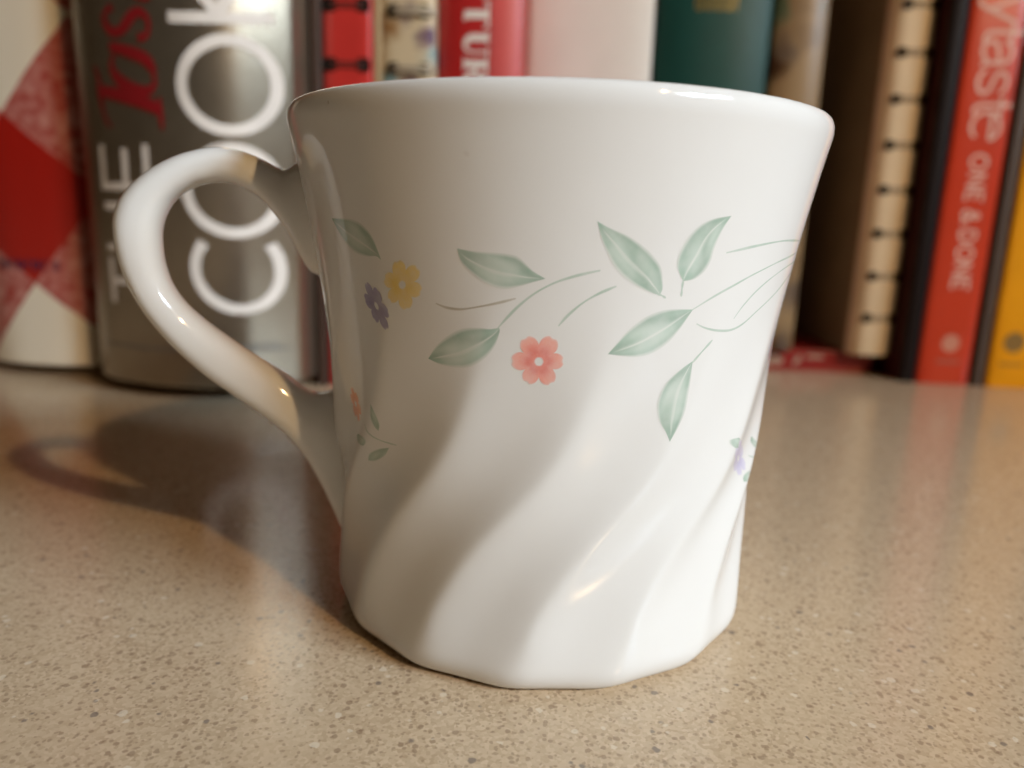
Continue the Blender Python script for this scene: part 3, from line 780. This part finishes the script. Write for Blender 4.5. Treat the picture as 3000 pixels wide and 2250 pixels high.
for x in xs: v += [pl(x, zz[0]), pl(x, zz[1])]
f = [(2*i, 2*i+2, 2*i+3, 2*i+1) for i in range(12)]
mesh('spine_band', v, f, M_ROSE, rr)

# -- cream book and green book
hardcover('cream_book', 'plain cream white book, widest pale spine just above the middle of the mug rim', -13.8, 40.6, 222, 0, TOP, 170, paper_mat('cream_cover', (.78, .75, .70, 1), .5, .4, .04, 30), 3.0, 3.0)
gr, gpl = hardcover('green_book', 'dark green book with worn gold lettering, right of the cream book', 42.2, 91.2, 222, 0, TOP, 170, paper_mat('green_cloth', (.004, .060, .048, 1), .5, .35, .1, 70, .0, .4), 4.5, 2.4)
M_GOLD = paper_mat('gold_foil', (.36, .27, .08, 1), .4, .5, .25, 500, 0, 0, .6)
st = []
x = 58.0
for k in range(9):
    st.append(line((x, 158.0), (x, 163.5)))
    if k % 2: st.append(line((x-2.0, 158.2), (x, 158.2)))
    if k % 3 == 0: st.append(line((x, 163.2), (x+1.4, 163.2)))
    x += 2.1
stroke_mesh('lettering', st, gpl, M_GOLD, gr, .55)

# -- flat red paperback that two books stand on
M_RED_FLAT = paper_mat('red_paperback_cover', (.30, .012, .012, 1), .35, .5, .1, 60, .2)
fr = empty('red_paperback', (118, 232, 0), 'thin red paperback lying flat under the wire-bound books right of the mug', 'book')
fpoly = [(-36, 0), (38, 1.5), (38, 150), (-36, 150)]
v, f = prism(fpoly, 0, 1.4); bevel(mesh('cover_board', v, f, M_RED_FLAT, fr, smooth=False), .3)
v, f = prism(fpoly, 8.8, 10.2); bevel(mesh('cover_board', v, f, M_RED_FLAT, fr, smooth=False), .3)
v, f = prism([(-36, .2), (38, 1.7), (38, 4), (-36, 4)], 1.45, 8.75); mesh('spine', v, f, M_RED_FLAT, fr, smooth=False)
v, f = prism([(-35, 4.5), (36, 4.5), (36, 148), (-35, 148)], 1.5, 8.7); mesh('page_block', v, f, M_PAGE, fr, smooth=False)
fpl = lambda x, z: (x-118, (x-82)*1.5/74-.05, z)
stroke_mesh('lettering', [[(103, 4.6, 1.8), (109, 5.0, 2.4), (114, 4.6, 1.5)], [(119, 3.5, .9), (121.5, 5.5, 1.2), (121, 7.8, .9)], [(125, 7.3, .9), (133, 7.3, .9)]], fpl, paper_mat('faded_ink', (.42, .27, .20, 1), .5), fr)

# -- floral book standing on it
M_FLORAL2 = floral_mat('autumn_print', [(.30, .20, .10), (.20, .125, .06), (.06, .025, .008), (.09, .12, .065), (.44, .33, .22), (.13, .09, .06)], 62)
hardcover('floral_book', 'brown and beige patterned book in the shade right of the green book', 93.2, 116.2, 226, 10.3, TOP, 150, M_FLORAL2, 3.0, 2.4)

# -- cream wire-bound book standing on it
M_CREAM_CARD = paper_mat('cream_card', (.80, .64, .43, 1), .5, .4, .05, 40)
M_TAUPE = paper_mat('taupe_card', (.30, .21, .13, 1), .55, .4, .08, 40)
zs9 = [162.4-19.2*k for k in range(-2, 8)]
wire_bound('wire_bound_cookbook', 'cream wire-bound cookbook with a row of black ring holes, right of the mug', 141.6, 161.8, 224, 10.3, TOP, 130, M_CREAM_CARD, M_TAUPE, (147.4, 157.6), zs9, M_WIRE_GREY, 5.0, (2.15, 2.15), .5, power=3.6)

# -- black book, my-taste red book, grey strip, yellow book
hardcover('black_book', 'narrow black book with dark maroon edges between the cream wire-bound and red spines', 162.6, 169.2, 216, 0, TOP, 160, paper_mat('black_cover', (.010, .005, .005, 1), .6, .2), .8, board=paper_mat('maroon_edge', (.06, .004, .004, 1), .5))
mr, mpl = hardcover('red_cookbook', 'orange red cookbook with white lowercase title down its spine, second from right end', 169.8, 192.6, 215, 0, TOP, 190, paper_mat('orange_red_cover', (.60, .045, .012, 1), .36, .4, .04, 60, .1), .8, 6.0)
M_PINK_INK = paper_mat('pink_white_ink', (.80, .50, .42, 1), .4)
# letters read downwards: the letter's up direction is +x, its reading direction is -z
def down(strokes, base_x, top_z, size):
    out = []
    for s in strokes:
        if s[0] == 'o': out.append(['o']+[(base_x+q[1]*size, top_z-q[0]*size) for q in s[1:]])
        else: out.append([(base_x+q[1]*size, top_z-q[0]*size) for q in s])
    return out
def a3(cx, cy, rx, ry, a0, a1, n=20): return arc(cx, cy, rx, ry, a0, a1, n)
L_e = [line((.02, .5), (.72, .5)), a3(.37, .37, .36, .37, 20, 320, 28)]
L_t = [line((.2, .98), (.2, .15), 3)+[(.24, .05), (.34, .0), (.46, .02)], line((0, .68), (.44, .68))]
L_s = [[(.58, .58), (.5, .68), (.32, .74), (.12, .68), (.06, .56), (.12, .44), (.32, .37), (.54, .29), (.6, .17), (.52, .04), (.3, -.01), (.1, .05), (.03, .16)]]
L_a = [line((.62, .74), (.62, .02)), ring(.34, .37, .29, .36, 28)]
L_a = [[(.06, .56), (.14, .69), (.34, .75), (.54, .68), (.59, .54), (.59, .12), (.66, .01)], [(.59, .44), (.36, .42), (.12, .34), (.04, .19), (.12, .04), (.3, 0), (.5, .08), (.59, .22)]]
L_y = [line((.02, .73), (.31, .02)), [(.62, .73), (.31, .02), (.2, -.22), (.05, -.27)]]
L_m = [line((.04, 0), (.04, .74)), [(.04, .5), (.16, .7), (.32, .73), (.43, .6), (.43, 0)], [(.43, .5), (.55, .7), (.72, .73), (.83, .6), (.83, 0)]]
SZ = 16.2
title = []
for L_, z in ((L_m, 185.0), (L_y, 163.6), (L_t, 153.2), (L_a, 147.4), (L_s, 135.4), (L_t, 124.6), (L_e, 118.6)):
    title += down(L_, 176.6, z, SZ)
stroke_mesh('lettering', title, mpl, M_PINK_INK, mr, .8)
U_O = [ring(.42, .5, .38, .46, 28)]
U_N = [line((.06, 0), (.06, 1)), line((.06, 1), (.70, 0)), line((.70, 0), (.70, 1))]
U_E = [line((.08, 0), (.08, 1)), line((.08, .96), (.62, .96)), line((.08, .5), (.52, .5)), line((.08, .04), (.62, .04))]
U_D = [line((.08, 0), (.08, 1)), [(.08, .96), (.35, .96), (.6, .82), (.7, .5), (.6, .18), (.35, .04), (.08, .04)]]
U_amp = [[(.8, .0), (.25, .68), (.24, .86), (.38, .96), (.52, .86), (.5, .7), (.14, .4), (.08, .2), (.2, .04), (.4, .02), (.62, .16), (.76, .44)]]
sub = []
for L_, z in ((U_O, 101.2), (U_N, 93.2), (U_E, 86.2), (U_amp, 78.2), (U_D, 69.4), (U_O, 62.4), (U_N, 55.0), (U_E, 48.0)):
    sub += down(L_, 178.4, z, 7.6)
stroke_mesh('lettering', sub, mpl, M_PINK_INK, mr, .62)
M_LOGO = paper_mat('pale_logo_ink', (.62, .26, .18, 1), .4)
def disc(cx, cz, rx, rz, place, n=24):
    v = [place(cx, cz)]+[place(cx+rx*math.cos(2*math.pi*i/n), cz+rz*math.sin(2*math.pi*i/n)) for i in range(n)]
    return v, [(0, 1+i, 1+(i+1) % n) for i in range(n)]
mesh('logo', *disc(182.2, 19.0, 3.9, 4.1, mpl), M_LOGO, mr)
stroke_mesh('lettering', [line((177.0, 10.6), (187.0, 10.6))], mpl, paper_mat('faint_logo_ink', (.46, .10, .06, 1), .4), mr, 1.0)

hardcover('grey_booklet', 'narrow dark grey booklet squeezed between the orange red and yellow spines', 194.2, 198.6, 214, 0, TOP, 170, paper_mat('grey_card', (.085, .062, .050, 1), .5), .4)
yr, ypl = hardcover('yellow_book', 'bright yellow book at the right end of the row', 199.8, 232, 212.5, 0, TOP, 190, paper_mat('yellow_cover', (.92, .40, .002, 1), .5, .3, .04, 50, 0), .8, 6.0)
mesh('logo', *disc(208.6, 20.8, 4.6, 4.6, ypl), paper_mat('brown_logo_ink', (.26, .15, .03, 1), .5), yr)
stroke_mesh('lettering', [line((203.5, 10.8), (214, 10.8))], ypl, paper_mat('ochre_ink', (.50, .22, .006, 1), .5), yr, .8)
